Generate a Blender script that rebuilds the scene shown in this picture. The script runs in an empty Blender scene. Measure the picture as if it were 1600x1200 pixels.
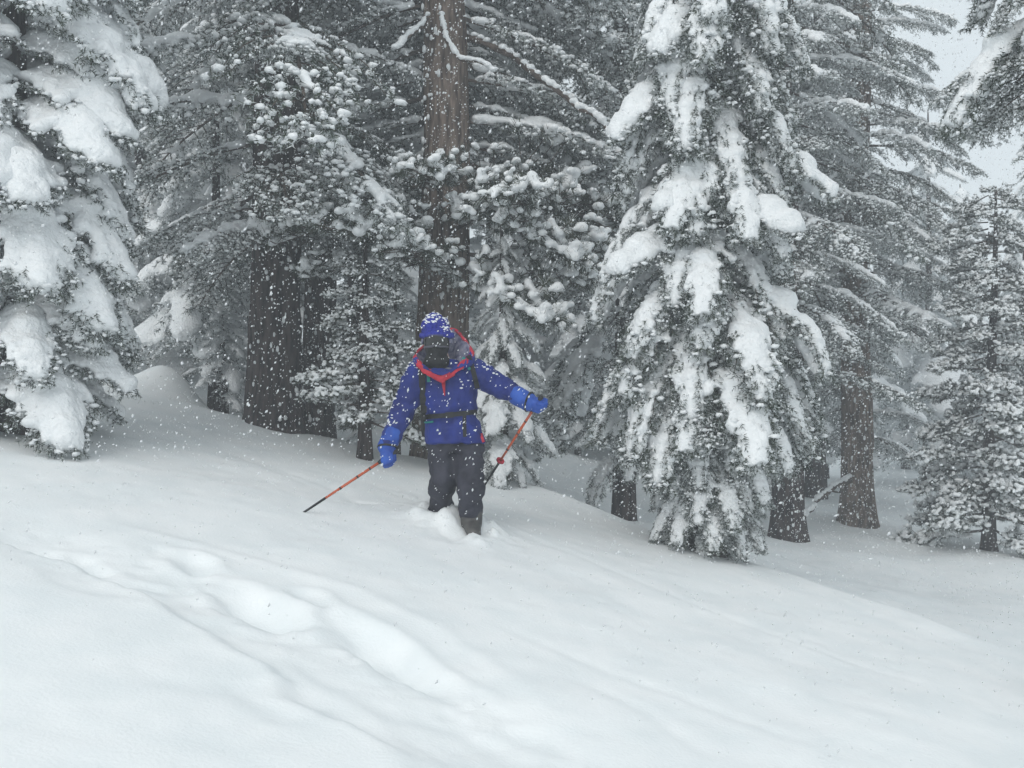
import bpy, math, random
import numpy as np
from mathutils import Vector, Matrix
from mathutils.bvhtree import BVHTree
from mathutils import noise as mnoise

scene = bpy.context.scene
COL = scene.collection
R = math.radians
rng = np.random.default_rng(7)

# ------------------------------------------------------------------ camera, sky, sun, exposure
FPX = 1650.0                                   # focal length in photo pixels (1600 wide)
cam_d = bpy.data.cameras.new('camera')
cam_d.sensor_width = 36.0
cam_d.lens = 36.0 * FPX / 1600.0
cam_d.clip_start = 0.05
cam_d.clip_end = 1500
cam = bpy.data.objects.new('camera', cam_d)
COL.objects.link(cam)
cam.location = (0, 0, 0)
cam.rotation_euler = (R(90), 0, 0)
scene.camera = cam

SUN_EL, SUN_AZ = 42.0, 205.0                   # soft light from behind the camera, a little to the left
world = bpy.data.worlds.new('World')
scene.world = world
world.use_nodes = True
nt = world.node_tree
bg = nt.nodes['Background']
sky = nt.nodes.new('ShaderNodeTexSky')
sky.sky_type = 'NISHITA'
sky.sun_disc = False
sky.sun_elevation = R(SUN_EL)
sky.sun_rotation = R(SUN_AZ)
sky.air_density = 1.0
sky.dust_density = 6.0
sky.ozone_density = 1.0
hs = nt.nodes.new('ShaderNodeHueSaturation')
hs.inputs['Saturation'].default_value = 0.30   # a closed snow cloud: nearly colourless
nt.links.new(sky.outputs['Color'], hs.inputs['Color'])
cloud = nt.nodes.new('ShaderNodeMix')            # the even cloud deck in front of that sky
cloud.data_type = 'RGBA'
cloud.inputs['Factor'].default_value = 0.72
nt.links.new(hs.outputs['Color'], cloud.inputs[6])
cloud.inputs[7].default_value = (5.6, 6.15, 6.35, 1)
nt.links.new(cloud.outputs[2], bg.inputs['Color'])
bg.inputs['Strength'].default_value = 0.15

sun_d = bpy.data.lights.new('sun', 'SUN')
sun_d.energy = 0.55
sun_d.angle = R(40)
sun_d.color = (1.0, 0.97, 0.93)
sun = bpy.data.objects.new('sun', sun_d)
COL.objects.link(sun)
sun.rotation_euler = (R(90 - SUN_EL), 0, R(180 - SUN_AZ))
sun.location = (-4, -8, 14)

scene.view_settings.view_transform = 'Standard'
scene.view_settings.look = 'None'
scene.view_settings.gamma = 1.0
scene.view_settings.exposure = 0.10
scene.view_settings.use_curve_mapping = False
scene.render.engine = 'CYCLES'
cy = scene.cycles
cy.max_bounces = 5
cy.diffuse_bounces = 4
cy.glossy_bounces = 2
cy.transmission_bounces = 2
cy.transparent_max_bounces = 6
cy.volume_bounces = 1
cy.sample_clamp_indirect = 4.0
cy.use_denoising = True
try:
    cy.denoiser = 'OPENIMAGEDENOISE'
    cy.denoising_input_passes = 'RGB_ALBEDO_NORMAL'
except Exception:
    pass

# ------------------------------------------------------------------ materials
def new_mat(name, col, rough=0.7, spec=0.3):
    m = bpy.data.materials.new(name)
    m.use_nodes = True
    b = m.node_tree.nodes['Principled BSDF']
    b.inputs['Base Color'].default_value = (*col, 1)
    b.inputs['Roughness'].default_value = rough
    b.inputs['Specular IOR Level'].default_value = spec
    return m

def add_noise(m, scale, c0, c1, stretch=(1, 1, 1), bump=0.0, bscale=None, detail=6, lo=0.35, hi=0.65, dist=0.02, coord='Object'):
    t = m.node_tree
    b = t.nodes['Principled BSDF']
    tc = t.nodes.new('ShaderNodeTexCoord')
    mp = t.nodes.new('ShaderNodeMapping')
    mp.inputs['Scale'].default_value = stretch
    t.links.new(tc.outputs[coord], mp.inputs['Vector'])
    n = t.nodes.new('ShaderNodeTexNoise')
    n.inputs['Scale'].default_value = scale
    n.inputs['Detail'].default_value = detail
    t.links.new(mp.outputs['Vector'], n.inputs['Vector'])
    r = t.nodes.new('ShaderNodeValToRGB')
    r.color_ramp.elements[0].position = lo
    r.color_ramp.elements[1].position = hi
    r.color_ramp.elements[0].color = (*c0, 1)
    r.color_ramp.elements[1].color = (*c1, 1)
    t.links.new(n.outputs['Fac'], r.inputs['Fac'])
    t.links.new(r.outputs['Color'], b.inputs['Base Color'])
    if bump:
        n2 = t.nodes.new('ShaderNodeTexNoise')
        n2.inputs['Scale'].default_value = bscale or scale
        n2.inputs['Detail'].default_value = 8
        t.links.new(mp.outputs['Vector'], n2.inputs['Vector'])
        bp = t.nodes.new('ShaderNodeBump')
        bp.inputs['Strength'].default_value = bump
        bp.inputs['Distance'].default_value = dist
        t.links.new(n2.outputs['Fac'], bp.inputs['Height'])
        t.links.new(bp.outputs['Normal'], b.inputs['Normal'])
    return m

M = {}
M['snow'] = add_noise(new_mat('fresh_snow', (.84, .86, .87), 0.75, 0.25), 3.0, (.80, .835, .845), (.86, .88, .885), bump=0.35, bscale=55, dist=0.01)
M['pad'] = add_noise(new_mat('branch_snow', (.84, .86, .87), 0.8, 0.2), 9.0, (.80, .825, .84), (.86, .875, .885), bump=0.8, bscale=28, dist=0.025)
M['bark'] = add_noise(new_mat('brown_bark', (.15, .11, .09), 0.9, 0.1), 4.0, (.062, .049, .043), (.235, .185, .155), stretch=(6, 6, 1.0), bump=1.0, dist=0.03)
M['dark_bark'] = add_noise(new_mat('dark_bark', (.06, .05, .05), 0.9, 0.1), 4.0, (.022, .019, .02), (.085, .068, .064), stretch=(6, 6, 1.0), bump=1.0, dist=0.03)
M['twig'] = add_noise(new_mat('twig_bark', (.08, .065, .055), 0.9, 0.1), 20.0, (.045, .036, .032), (.13, .105, .09))
M['needle'] = add_noise(new_mat('fir_needles', (.04, .055, .04), 0.65, 0.2), 5.0, (.022, .034, .026), (.06, .078, .05))
M['pine'] = add_noise(new_mat('pine_needles', (.05, .06, .045), 0.65, 0.2), 5.0, (.03, .042, .03), (.075, .088, .06))
M['frost'] = add_noise(new_mat('rimed_needles', (.4, .43, .43), 0.8, 0.15), 12.0, (.25, .28, .28), (.7, .73, .74))

fm = bpy.data.materials.new('snowflake')
fm.use_nodes = True
ft = fm.node_tree
fb = ft.nodes['Principled BSDF']
fb.inputs['Base Color'].default_value = (.95, .96, .97, 1); fb.inputs['Roughness'].default_value = .9
tr_ = ft.nodes.new('ShaderNodeBsdfTranslucent'); tr_.inputs['Color'].default_value = (.95, .97, .98, 1)
mx_ = ft.nodes.new('ShaderNodeMixShader'); mx_.inputs['Fac'].default_value = .5     # loose flakes let light through
ft.links.new(fb.outputs[0], mx_.inputs[1]); ft.links.new(tr_.outputs[0], mx_.inputs[2])
ft.links.new(mx_.outputs[0], ft.nodes['Material Output'].inputs['Surface'])
M['flake'] = fm

# ------------------------------------------------------------------ mesh helpers (numpy triangles)
def tri_mesh(name, V, F, mats, idx=None, smooth=False):
    V = np.asarray(V, dtype=np.float32).reshape(-1, 3)
    F = np.asarray(F, dtype=np.int32)
    k = F.shape[1]
    me = bpy.data.meshes.new(name)
    me.vertices.add(len(V))
    me.vertices.foreach_set('co', V.ravel())
    me.loops.add(F.size)
    me.loops.foreach_set('vertex_index', F.ravel())
    me.polygons.add(len(F))
    me.polygons.foreach_set('loop_start', np.arange(0, F.size, k, dtype=np.int32))
    for m in mats:
        me.materials.append(m)
    if idx is not None:
        me.polygons.foreach_set('material_index', np.asarray(idx, dtype=np.int32))
    me.polygons.foreach_set('use_smooth', np.full(len(F), smooth, dtype=bool))
    me.update(calc_edges=True)
    me.validate()
    return me

def obj(name, me, parent=None, loc=None):
    o = bpy.data.objects.new(name, me)
    COL.objects.link(o)
    if parent is not None:
        o.parent = parent
    if loc is not None:
        o.location = loc
    return o

def tag(o, label=None, cat=None, group=None, kind=None):
    if label: o['label'] = label
    if cat: o['category'] = cat
    if group: o['group'] = group
    if kind: o['kind'] = kind
    return o

def ico(sub):
    p = (1 + 5 ** .5) / 2
    V = [(-1, p, 0), (1, p, 0), (-1, -p, 0), (1, -p, 0), (0, -1, p), (0, 1, p), (0, -1, -p), (0, 1, -p), (p, 0, -1), (p, 0, 1), (-p, 0, -1), (-p, 0, 1)]
    F = [(0, 11, 5), (0, 5, 1), (0, 1, 7), (0, 7, 10), (0, 10, 11), (1, 5, 9), (5, 11, 4), (11, 10, 2), (10, 7, 6), (7, 1, 8), (3, 9, 4), (3, 4, 2), (3, 2, 6), (3, 6, 8), (3, 8, 9), (4, 9, 5), (2, 4, 11), (6, 2, 10), (8, 6, 7), (9, 8, 1)]
    V = [np.array(v) / np.linalg.norm(v) for v in V]
    for _ in range(sub):
        mid, G = {}, []
        def m(a, b):
            k = (min(a, b), max(a, b))
            if k not in mid:
                v = V[a] + V[b]
                V.append(v / np.linalg.norm(v)); mid[k] = len(V) - 1
            return mid[k]
        for a, b, c in F:
            x, y, z = m(a, b), m(b, c), m(c, a)
            G += [(a, x, z), (b, y, x), (c, z, y), (x, y, z)]
        F = G
    return np.array(V), np.array(F)
ICO0, ICO1, ICO2 = ico(0), ico(1), ico(2)

def blobs(centres, radii, tmpl=ICO1):
    """many ellipsoids as one triangle soup; radii (n,3)"""
    c = np.asarray(centres, float); r = np.asarray(radii, float)
    V = (tmpl[0][None] * r[:, None, :] + c[:, None, :]).reshape(-1, 3)
    F = (tmpl[1][None] + (np.arange(len(c)) * len(tmpl[0]))[:, None, None]).reshape(-1, 3)
    return V, F

def cat_tris(parts):
    Vs, Fs, n = [], [], 0
    for V, F in parts:
        Vs.append(V); Fs.append(np.asarray(F) + n); n += len(V)
    return np.concatenate(Vs), np.concatenate(Fs)

def tube(pts, radii, seg=6, cap=True, ell=None):
    pts = np.asarray(pts, float); n = len(pts)
    radii = np.broadcast_to(np.asarray(radii, float), (n,))
    T = np.gradient(pts, axis=0)
    T /= np.linalg.norm(T, axis=1)[:, None] + 1e-9
    ref = np.array([0, 0, 1.0]) if abs(T[:, 2]).mean() < .8 else np.array([0, 1.0, 0])
    V = []
    a = np.linspace(0, 2 * np.pi, seg, endpoint=False)
    for i in range(n):
        s = np.cross(T[i], ref); s /= np.linalg.norm(s) + 1e-9
        u = np.cross(s, T[i])
        e = 1.0 if ell is None else ell
        V.append(pts[i] + radii[i] * (np.cos(a)[:, None] * s * e + np.sin(a)[:, None] * u))
    V = np.concatenate(V)
    F = []
    for i in range(n - 1):
        for j in range(seg):
            a0, a1 = i * seg + j, i * seg + (j + 1) % seg
            b0, b1 = a0 + seg, a1 + seg
            F += [(a0, a1, b1), (a0, b1, b0)]
    if cap:
        V = np.concatenate([V, pts[:1], pts[-1:]])
        c0, c1 = len(V) - 2, len(V) - 1
        for j in range(seg):
            F.append((c0, (j + 1) % seg, j))
            F.append((c1, (n - 1) * seg + j, (n - 1) * seg + (j + 1) % seg))
    return V, np.array(F)

def remesh(V, F, voxel, smooth=4, name='m', mats=(), decimate=None):
    me = tri_mesh('tmp', V, F, [])
    o = bpy.data.objects.new('tmp', me)
    COL.objects.link(o)
    md = o.modifiers.new('r', 'REMESH'); md.mode = 'VOXEL'; md.voxel_size = voxel
    if smooth:
        sm = o.modifiers.new('s', 'SMOOTH'); sm.factor = .5; sm.iterations = smooth
    if decimate:
        dc = o.modifiers.new('d', 'DECIMATE'); dc.ratio = decimate
    dg = bpy.context.evaluated_depsgraph_get()
    out = bpy.data.meshes.new_from_object(o.evaluated_get(dg), depsgraph=dg)
    bpy.data.objects.remove(o); bpy.data.meshes.remove(me)
    out.name = name
    out.materials.clear()
    for m in mats: out.materials.append(m)
    out.polygons.foreach_set('use_smooth', np.ones(len(out.polygons), dtype=bool))
    return out

def arrays(me):
    V = np.empty(len(me.vertices) * 3, dtype=np.float32); me.vertices.foreach_get('co', V)
    me.calc_loop_triangles()
    F = np.empty(len(me.loop_triangles) * 3, dtype=np.int32); me.loop_triangles.foreach_get('vertices', F)
    I = np.empty(len(me.loop_triangles), dtype=np.int32); me.loop_triangles.foreach_get('material_index', I)
    return V.reshape(-1, 3), F.reshape(-1, 3), I

def vnoise(x, y, seed=0):
    """smooth 2-D value noise in -1..1"""
    xi, yi = np.floor(x).astype(np.int64), np.floor(y).astype(np.int64)
    fx, fy = x - xi, y - yi
    fx = fx * fx * fx * (fx * (fx * 6 - 15) + 10); fy = fy * fy * fy * (fy * (fy * 6 - 15) + 10)
    def h(a, b):
        n = (a * 374761393 + b * 668265263 + seed * 974711) & 0x7fffffff
        n = ((n ^ (n >> 13)) * 1274126177) & 0x7fffffff
        return ((n ^ (n >> 16)) & 0xffff) / 32767.5 - 1
    return (h(xi, yi) * (1 - fx) + h(xi + 1, yi) * fx) * (1 - fy) + (h(xi, yi + 1) * (1 - fx) + h(xi + 1, yi + 1) * fx) * fy

def sstep(t):
    t = np.clip(t, 0, 1)
    return t * t * (3 - 2 * t)

# ------------------------------------------------------------------ the snow slope
def near_plane(x, y):
    return -1.78 - .19 * x + .08 * y

def gp(u, v):
    """where the sight line of a photo pixel meets the near slope"""
    a, b = (u - 800) / FPX, (600 - v) / FPX
    y = 1.78 / (.08 - .19 * a - b)
    return a * y, y

CX = np.array([-60, -6, -4, -2.4, 0.2, 2, 3.6, 6, 12, 60.])
CY = np.array([11.8, 11.8, 11.6, 10.9, 10.5, 8.9, 7.6, 6.8, 6.2, 6.0])
_fx = np.linspace(-60, 60, 2401)
_fy = np.interp(_fx, CX, CY)
_k = np.hanning(31); _k /= _k.sum()
_fy = np.convolve(np.pad(_fy, 15, mode='edge'), _k, 'valid')

def seg_dist(px, py, line):
    """signed distance (positive on the far/right side) and position along a polyline"""
    best = np.full(px.shape, 1e9); sign = np.ones(px.shape); along = np.zeros(px.shape)
    L = 0.0
    for (ax, ay), (bx, by) in zip(line[:-1], line[1:]):
        dx, dy = bx - ax, by - ay
        l = math.hypot(dx, dy)
        t = np.clip(((px - ax) * dx + (py - ay) * dy) / (l * l), 0, 1)
        qx, qy = px - ax - t * dx, py - ay - t * dy
        d = np.hypot(qx, qy)
        c = dx * (py - ay) - dy * (px - ax)
        m = d < best
        best = np.where(m, d, best); sign = np.where(m, np.sign(c), sign); along = np.where(m, L + t * l, along)
        L += l
    return best, sign, along / L

def pline(uv):
    return [gp(u, v) for u, v in uv]
LIP1 = pline([(-150, 800), (0, 832), (110, 868), (230, 925), (330, 985), (415, 1030), (443, 1055), (452, 1085), (485, 1100), (560, 1125), (620, 1165), (700, 1230)])
LIP2 = pline([(430, 1010), (500, 1050), (600, 1105), (655, 1152), (720, 1215)])
LIP3 = pline([(60, 880), (110, 918), (150, 930), (215, 935)])
LIP4 = pline([(345, 1060), (372, 1095), (420, 1118), (460, 1132)])
TROUGH = pline([(-60, 815), (60, 838), (250, 890), (420, 950), (600, 1020), (740, 1100), (860, 1200), (900, 1240)])
RIM = pline([(100, 790), (280, 838), (420, 878), (560, 925), (690, 985), (770, 1040), (900, 1110)])
GROOVES = [pline([(770, 975), (880, 1020), (1050, 1085), (1300, 1180)]), pline([(905, 1060), (1010, 1110), (1120, 1190)]),
           pline([(540, 735), (700, 800), (900, 870), (1200, 985), (1560, 1110)]), pline([(200, 640), (400, 720), (520, 770)]),
           pline([(250, 655), (450, 735), (560, 775)])]
PITS = [  # photo position, radii along and across the track (m), depth
    (402, 935, .28, .16, .09), (605, 1010, .48, .13, .075), (302, 870, .13, .09, .05), (488, 930, .13, .07, .03), (150, 862, .16, .07, .03), (255, 856, .1, .06, .015)]
SK_D = 7.8
SKX = (715 - 800) / FPX * SK_D

def gz(x, y):
    x = np.asarray(x, float); y = np.asarray(y, float)
    near = near_plane(x, y)
    near = np.where(y < 0, near_plane(x, 0) + .04 * y, near)
    d = y - np.interp(x, _fx, _fy)
    s = 1.25 - .26 * x
    far = -2.4 + .4 * np.logaddexp(0, s / .4) + .012 * np.clip(y - 16, 0, None) - .2
    far = far + .2 * sstep((y - 14) / 8)
    w = sstep((d + .25) / 1.7)
    far = far + 5.0 * sstep((y - 34) / 30) * sstep((14 - x) / 16)
    z = near * (1 - w) + far * w
    fade = sstep((x + 1.0) / 2.2) * (1 - sstep((x - 9) / 6))
    z = z - .24 * sstep((d + .1) / 1.5) * (1 - sstep((d - 1.45) / .35)) * fade
    amp = .25 + .75 * sstep((d + 1) / 4)
    z = z + amp * (.09 * vnoise(x * .55 + 3, y * .55, 1) + .05 * vnoise(x * 1.1, y * 1.1 + 9, 2))
    z = z + .012 * vnoise(x * 2.3, y * 2.3, 3) + .0035 * vnoise(x * 9, y * 9, 4)
    # mound of buried brush beside the left tree
    mx, my = (262 - 800) / FPX * 12.2, 12.2
    z = z + .42 * np.exp(-(((x - mx) / .42) ** 2 + ((y - my) / .5) ** 2) ** 1.0)
    # trodden snow about the skier
    z = z + .10 * np.exp(-(((x - SKX + .15) / .5) ** 2 + ((y - 8.0) / .38) ** 2))
    z = z - .05 * np.exp(-(((x - SKX - .02) / .22) ** 2 + ((y - 7.62) / .2) ** 2))
    z = z + .05 * np.exp(-(((x - SKX - .17) / .09) ** 2 + ((y - 7.45) / .08) ** 2))
    return z

def gz_fine(x, y):
    z = gz(x, y)
    for line, dep, rec in ((LIP1, .050, .55), (LIP2, .022, .3), (LIP3, .016, .2), (LIP4, .016, .2)):
        d, sg, al = seg_dist(x, y, line)
        sd = -d * sg + .025 * vnoise(x * 6, y * 6, 5) + .012 * vnoise(x * 17, y * 17, 6)
        end = sstep(al / .12) * sstep((1 - al) / .12)
        z = z - dep * end * sstep((-sd + .06) / .13) * np.exp(-np.clip(-sd, 0, None) / rec) + .12 * dep * end * np.exp(-((sd - .05) / .06) ** 2)
    d, sg, al = seg_dist(x, y, TROUGH)
    soft = np.exp(-(d / .30) ** 2) * sstep(al / .1)
    z = z - .052 * soft + soft * (.014 * vnoise(x * 7, y * 7, 31) + .010 * vnoise(x * 15, y * 15, 32))
    d, sg, al = seg_dist(x, y, RIM)
    z = z + .010 * np.exp(-(d / .06) ** 2) * sstep(al / .2) * sstep((1 - al) / .2)
    for g in GROOVES:
        d, sg, al = seg_dist(x, y, g)
        z = z - .008 * np.exp(-(d / .05) ** 2) * sstep(al / .15) * sstep((1 - al) / .15) 
    for u, v, ra, rc, dep in PITS:
        px, py = gp(u, v)
        qx, qy = gp(u + 60, v + 38)
        l = math.hypot(qx - px, qy - py); ex, ey = (qx - px) / l, (qy - py) / l
        wx, wy = x + .05 * vnoise(x * 4, y * 4, 8), y + .05 * vnoise(x * 4, y * 4, 9)
        a = ((wx - px) * ex + (wy - py) * ey) / ra; c = (-(wx - px) * ey + (wy - py) * ex) / rc
        rr = np.sqrt(a * a + c * c)
        z = z - dep * (1 - sstep((rr - .35) / .95)) + .2 * dep * np.exp(-((rr - 1.45) / .3) ** 2)
    # churned snow pushed up round the skier's legs
    for lx, ly in ((SKX - .13, SK_D + .10), (SKX + .115, SK_D - .07)):
        rr = np.hypot(x - lx, y - ly)
        n = 1 + .8 * vnoise(x * 14, y * 14, 21)
        z = z + .042 * n * np.exp(-((rr - .17) / .08) ** 2) + .02 * vnoise(x * 22, y * 22, 22) * np.exp(-(rr / .32) ** 2)
    # the shallow drag mark the skier's ski left
    d, sg, al = seg_dist(x, y, pline([(560, 782), (620, 792), (668, 805)]))
    z = z - .035 * np.exp(-(d / .06) ** 2)
    return z

def axis(fine0, fine1, step, lo, hi, grow=1.16):
    a = list(np.arange(fine0, fine1 + 1e-6, step))
    s = step; v = fine1
    while v < hi:
        s *= grow; v += s; a.append(v)
    s = step; v = fine0
    while v > lo:
        s *= grow; v -= s; a.insert(0, v)
    return np.array(a)
gx = axis(-4.6, 4.6, .027, -46, 46)
gy = axis(2.4, 9.2, .027, -14, 9.2, 1.25)
gy = np.concatenate([gy, axis(9.26, 15, .06, 9.26, 60, 1.12)])
XX, YY = np.meshgrid(gx, gy)
ZZ = gz_fine(XX, YY)
nx, ny = len(gx), len(gy)
ii = (np.arange(ny - 1)[:, None] * nx + np.arange(nx - 1)[None]).ravel()
GF = np.stack([ii, ii + 1, ii + 1 + nx, ii + nx], 1)
ground = obj('snow_ground', tri_mesh('snow_ground', np.stack([XX, YY, ZZ], -1).reshape(-1, 3), GF, [M['snow']], smooth=True))
tag(ground, kind='structure')

def gh(x, y):
    return float(gz_fine(np.array([x]), np.array([y]))[0])

# ------------------------------------------------------------------ haze of falling snow in the air
HB = dict(x=(-58, 58), y=(-22, 74), z=(-14, 18.5))
def box_mesh(name, lo, hi, mats):
    x0, y0, z0 = lo; x1, y1, z1 = hi
    V = [(x0, y0, z0), (x1, y0, z0), (x1, y1, z0), (x0, y1, z0), (x0, y0, z1), (x1, y0, z1), (x1, y1, z1), (x0, y1, z1)]
    F = [(0, 3, 2, 1), (4, 5, 6, 7), (0, 1, 5, 4), (1, 2, 6, 5), (2, 3, 7, 6), (3, 0, 4, 7)]
    return tri_mesh(name, V, F, mats)
hm = bpy.data.materials.new('snowy_air')
hm.use_nodes = True
hn = hm.node_tree
hn.nodes.remove(hn.nodes['Principled BSDF'])
pv = hn.nodes.new('ShaderNodeVolumePrincipled')
pv.inputs['Color'].default_value = (.90, .95, 1.0, 1)
pv.inputs['Density'].default_value = .008
pv.inputs['Anisotropy'].default_value = 0.0
hn.links.new(pv.outputs['Volume'], hn.nodes['Material Output'].inputs['Volume'])
zmin = float(ZZ.min()) - 1.0
haze = obj('haze', box_mesh('haze', (HB['x'][0], HB['y'][0], zmin), (HB['x'][1], HB['y'][1], HB['z'][1]), [hm]))
tag(haze, kind='stuff')

# ------------------------------------------------------------------ boughs
class Bough: pass

def needles_on(segs, per_m, nl, nw, rg, spread=.75, frost=.25):
    """small blades along twig segments (array n x 2 x 3)"""
    S = np.asarray(segs, float)
    ln = np.linalg.norm(S[:, 1] - S[:, 0], axis=1)
    cnt = np.maximum(1, (ln * per_m).astype(int))
    idx = np.repeat(np.arange(len(S)), cnt)
    t = rg.random(len(idx))[:, None]
    P = S[idx, 0] * (1 - t) + S[idx, 1] * t
    D = (S[idx, 1] - S[idx, 0]) / (ln[idx][:, None] + 1e-9)
    Q = rg.normal(size=P.shape); Q -= (Q * D).sum(1)[:, None] * D
    Q /= np.linalg.norm(Q, axis=1)[:, None] + 1e-9
    dirn = D * .65 + Q * spread
    dirn /= np.linalg.norm(dirn, axis=1)[:, None]
    l = nl * (.7 + .6 * rg.random((len(P), 1)))
    side = np.cross(dirn, rg.normal(size=P.shape)); side /= np.linalg.norm(side, axis=1)[:, None] + 1e-9
    w = nw * (.7 + .6 * rg.random((len(P), 1)))
    V = np.stack([P - side * w * .5, P + side * w * .5, P + dirn * l], 1).reshape(-1, 3)
    F = np.arange(len(V)).reshape(-1, 3)
    I = (rg.random(len(F)) < frost).astype(int)
    return V, F, I

def bend(start, yaw, a0, a1, L, n, power=1.2, wig=0.0, rg=None):
    pts = [np.array(start, float)]
    for i in range(n):
        t = (i + .5) / n
        a = a0 + (a1 - a0) * t ** power
        y = yaw + (rg.normal() * wig if wig else 0)
        pts.append(pts[-1] + L / n * np.array([math.cos(a) * math.cos(y), math.cos(a) * math.sin(y), math.sin(a)]))
    return np.array(pts)

def add_crumbs(me, segs, prob, rg, rmin=.010, rmax=.026):
    """small lumps of snow caught on the twigs, beside the big pads"""
    V, F, I = arrays(me)
    S_ = np.asarray(segs, float)
    S_ = S_[rg.random(len(S_)) < prob]
    P = S_.mean(1) + rg.normal(size=(len(S_), 3)) * .012
    r = rmin + (rmax - rmin) * rg.random(len(P)) ** 1.6
    cV, cF = blobs(P + np.array([0, 0, .012]), np.stack([r * rg.uniform(.9, 1.8, len(P)), r * rg.uniform(.9, 1.8, len(P)), r * .8], 1), ICO0)
    cV = cV + rg.normal(size=cV.shape) * .003
    AV, AF = cat_tris([(V, F), (cV, cF)])
    sd = float(rg.integers(1000))
    nz = np.array([mnoise.noise(Vector((p[0] * 13 + sd, p[1] * 13, p[2] * 13))) + .6 * mnoise.noise(Vector((p[0] * 31, p[1] * 31 + sd, p[2] * 31))) for p in V])
    dirs = np.stack([vnoise(V[:, 0] * 17, V[:, 1] * 17, 3), vnoise(V[:, 0] * 17, V[:, 1] * 17, 4), .5 + 0 * nz], 1)
    AV[:len(V)] += dirs * (nz * .022)[:, None]
    out = tri_mesh(me.name, AV, AF, [M['pad']], smooth=True)
    bpy.data.meshes.remove(me)
    return out

def fir_bough(seed, L, a0, a1, full, thick, frost, name, lateral=.5, needle=M['needle'], per_m=205, voxel=.026, deci=None, crumbs=.5, nl=.034, nw=.0075):
    rg = np.random.default_rng(seed)
    N = 14
    ax = bend((0, 0, 0), 0, R(a0), R(a1), L, N, 1.1, .05, rg)
    wood = [tube(ax, np.linspace(.016, .005, N + 1) * L ** .5, 5)]
    segs = [(ax[i], ax[i + 1]) for i in range(3, N)]
    C, RR = [], []
    skip = rg.random()
    for i in range(2, N + 1):
        t = i / N
        for sd in (-1, 1):
            ll = L * lateral * (1 - t) ** .75 * (.75 + .5 * rg.random()) + .10
            if t < .25: ll *= .7
            slope = math.atan2(ax[i][2] - ax[i - 1][2], ax[i][0] - ax[i - 1][0])
            lat = bend(ax[i], sd * R(52 + rg.normal() * 9), slope * .5 + R(4), slope * .7 - R(28 + 18 * rg.random()), ll, 5, 1.1, .06, rg)
            wood.append(tube(lat, np.linspace(.006, .0025, 6), 3, cap=False))
            segs += [(lat[k], lat[k + 1]) for k in range(5)]
            for k in range(1, 6):
                for s2 in (-1, 1):
                    if rg.random() < .85:
                        tl = (.05 + .11 * rg.random()) * (1.15 - .12 * k) * (.7 + .5 * min(L, 1.6))
                        yaw = math.atan2(lat[k][1] - lat[k - 1][1], lat[k][0] - lat[k - 1][0]) + s2 * R(45)
                        tw = bend(lat[k], yaw, R(-8), R(-50 - 20 * rg.random()), tl, 2, 1, .1, rg)
                        segs += [(tw[0], tw[1]), (tw[1], tw[2])]
            # snow lying on the lateral, tips left bare
            keep = rg.random() < full
            if keep:
                reach = .5 + .5 * rg.random() * full
                for k in np.linspace(0, reach, 6):
                    q = lat[0] + 0
                    f = min(k, .999) * 5; j = min(int(f), 4); q = lat[j] * (1 - f + j) + lat[j + 1] * (f - j)
                    r = thick * (.42 + .5 * rg.random()) * (1 - .5 * k)
                    C.append(q + (0, 0, r * .45)); RR.append((r * 1.15, r * 1.15, r * .72))
        if t > .12 and rg.random() < min(1, .12 + .95 * full):
            r = thick * (.55 + .6 * rg.random()) * (.75 + .5 * math.sin(math.pi * min(t, .9)))
            C.append(ax[i] + (0, 0, r * .5)); RR.append((r * 1.2, r * 1.15, r * .8))
            m = (ax[i] + ax[i - 1]) / 2
            C.append(m + (0, 0, r * .45)); RR.append((r * 1.1, r * 1.1, r * .75))
    b = Bough()
    WV, WF = cat_tris(wood)
    b.L = L
    b.reach = float(ax[-1][0]); b.drop = float(ax[-1][2])
    b.wood = tri_mesh(name + '_wood', WV, WF, [M['twig']], smooth=True)
    V, F, I = needles_on(segs, per_m, nl, nw, rg, frost=frost)
    b.needles = tri_mesh(name + '_needles', V, F, [needle, M['frost']], I)
    SV, SF = blobs(C, RR)
    b.snow = add_crumbs(remesh(SV, SF, voxel, 2, name + '_snow', [M['pad']], deci), segs, crumbs, rg)
    return b

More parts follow.
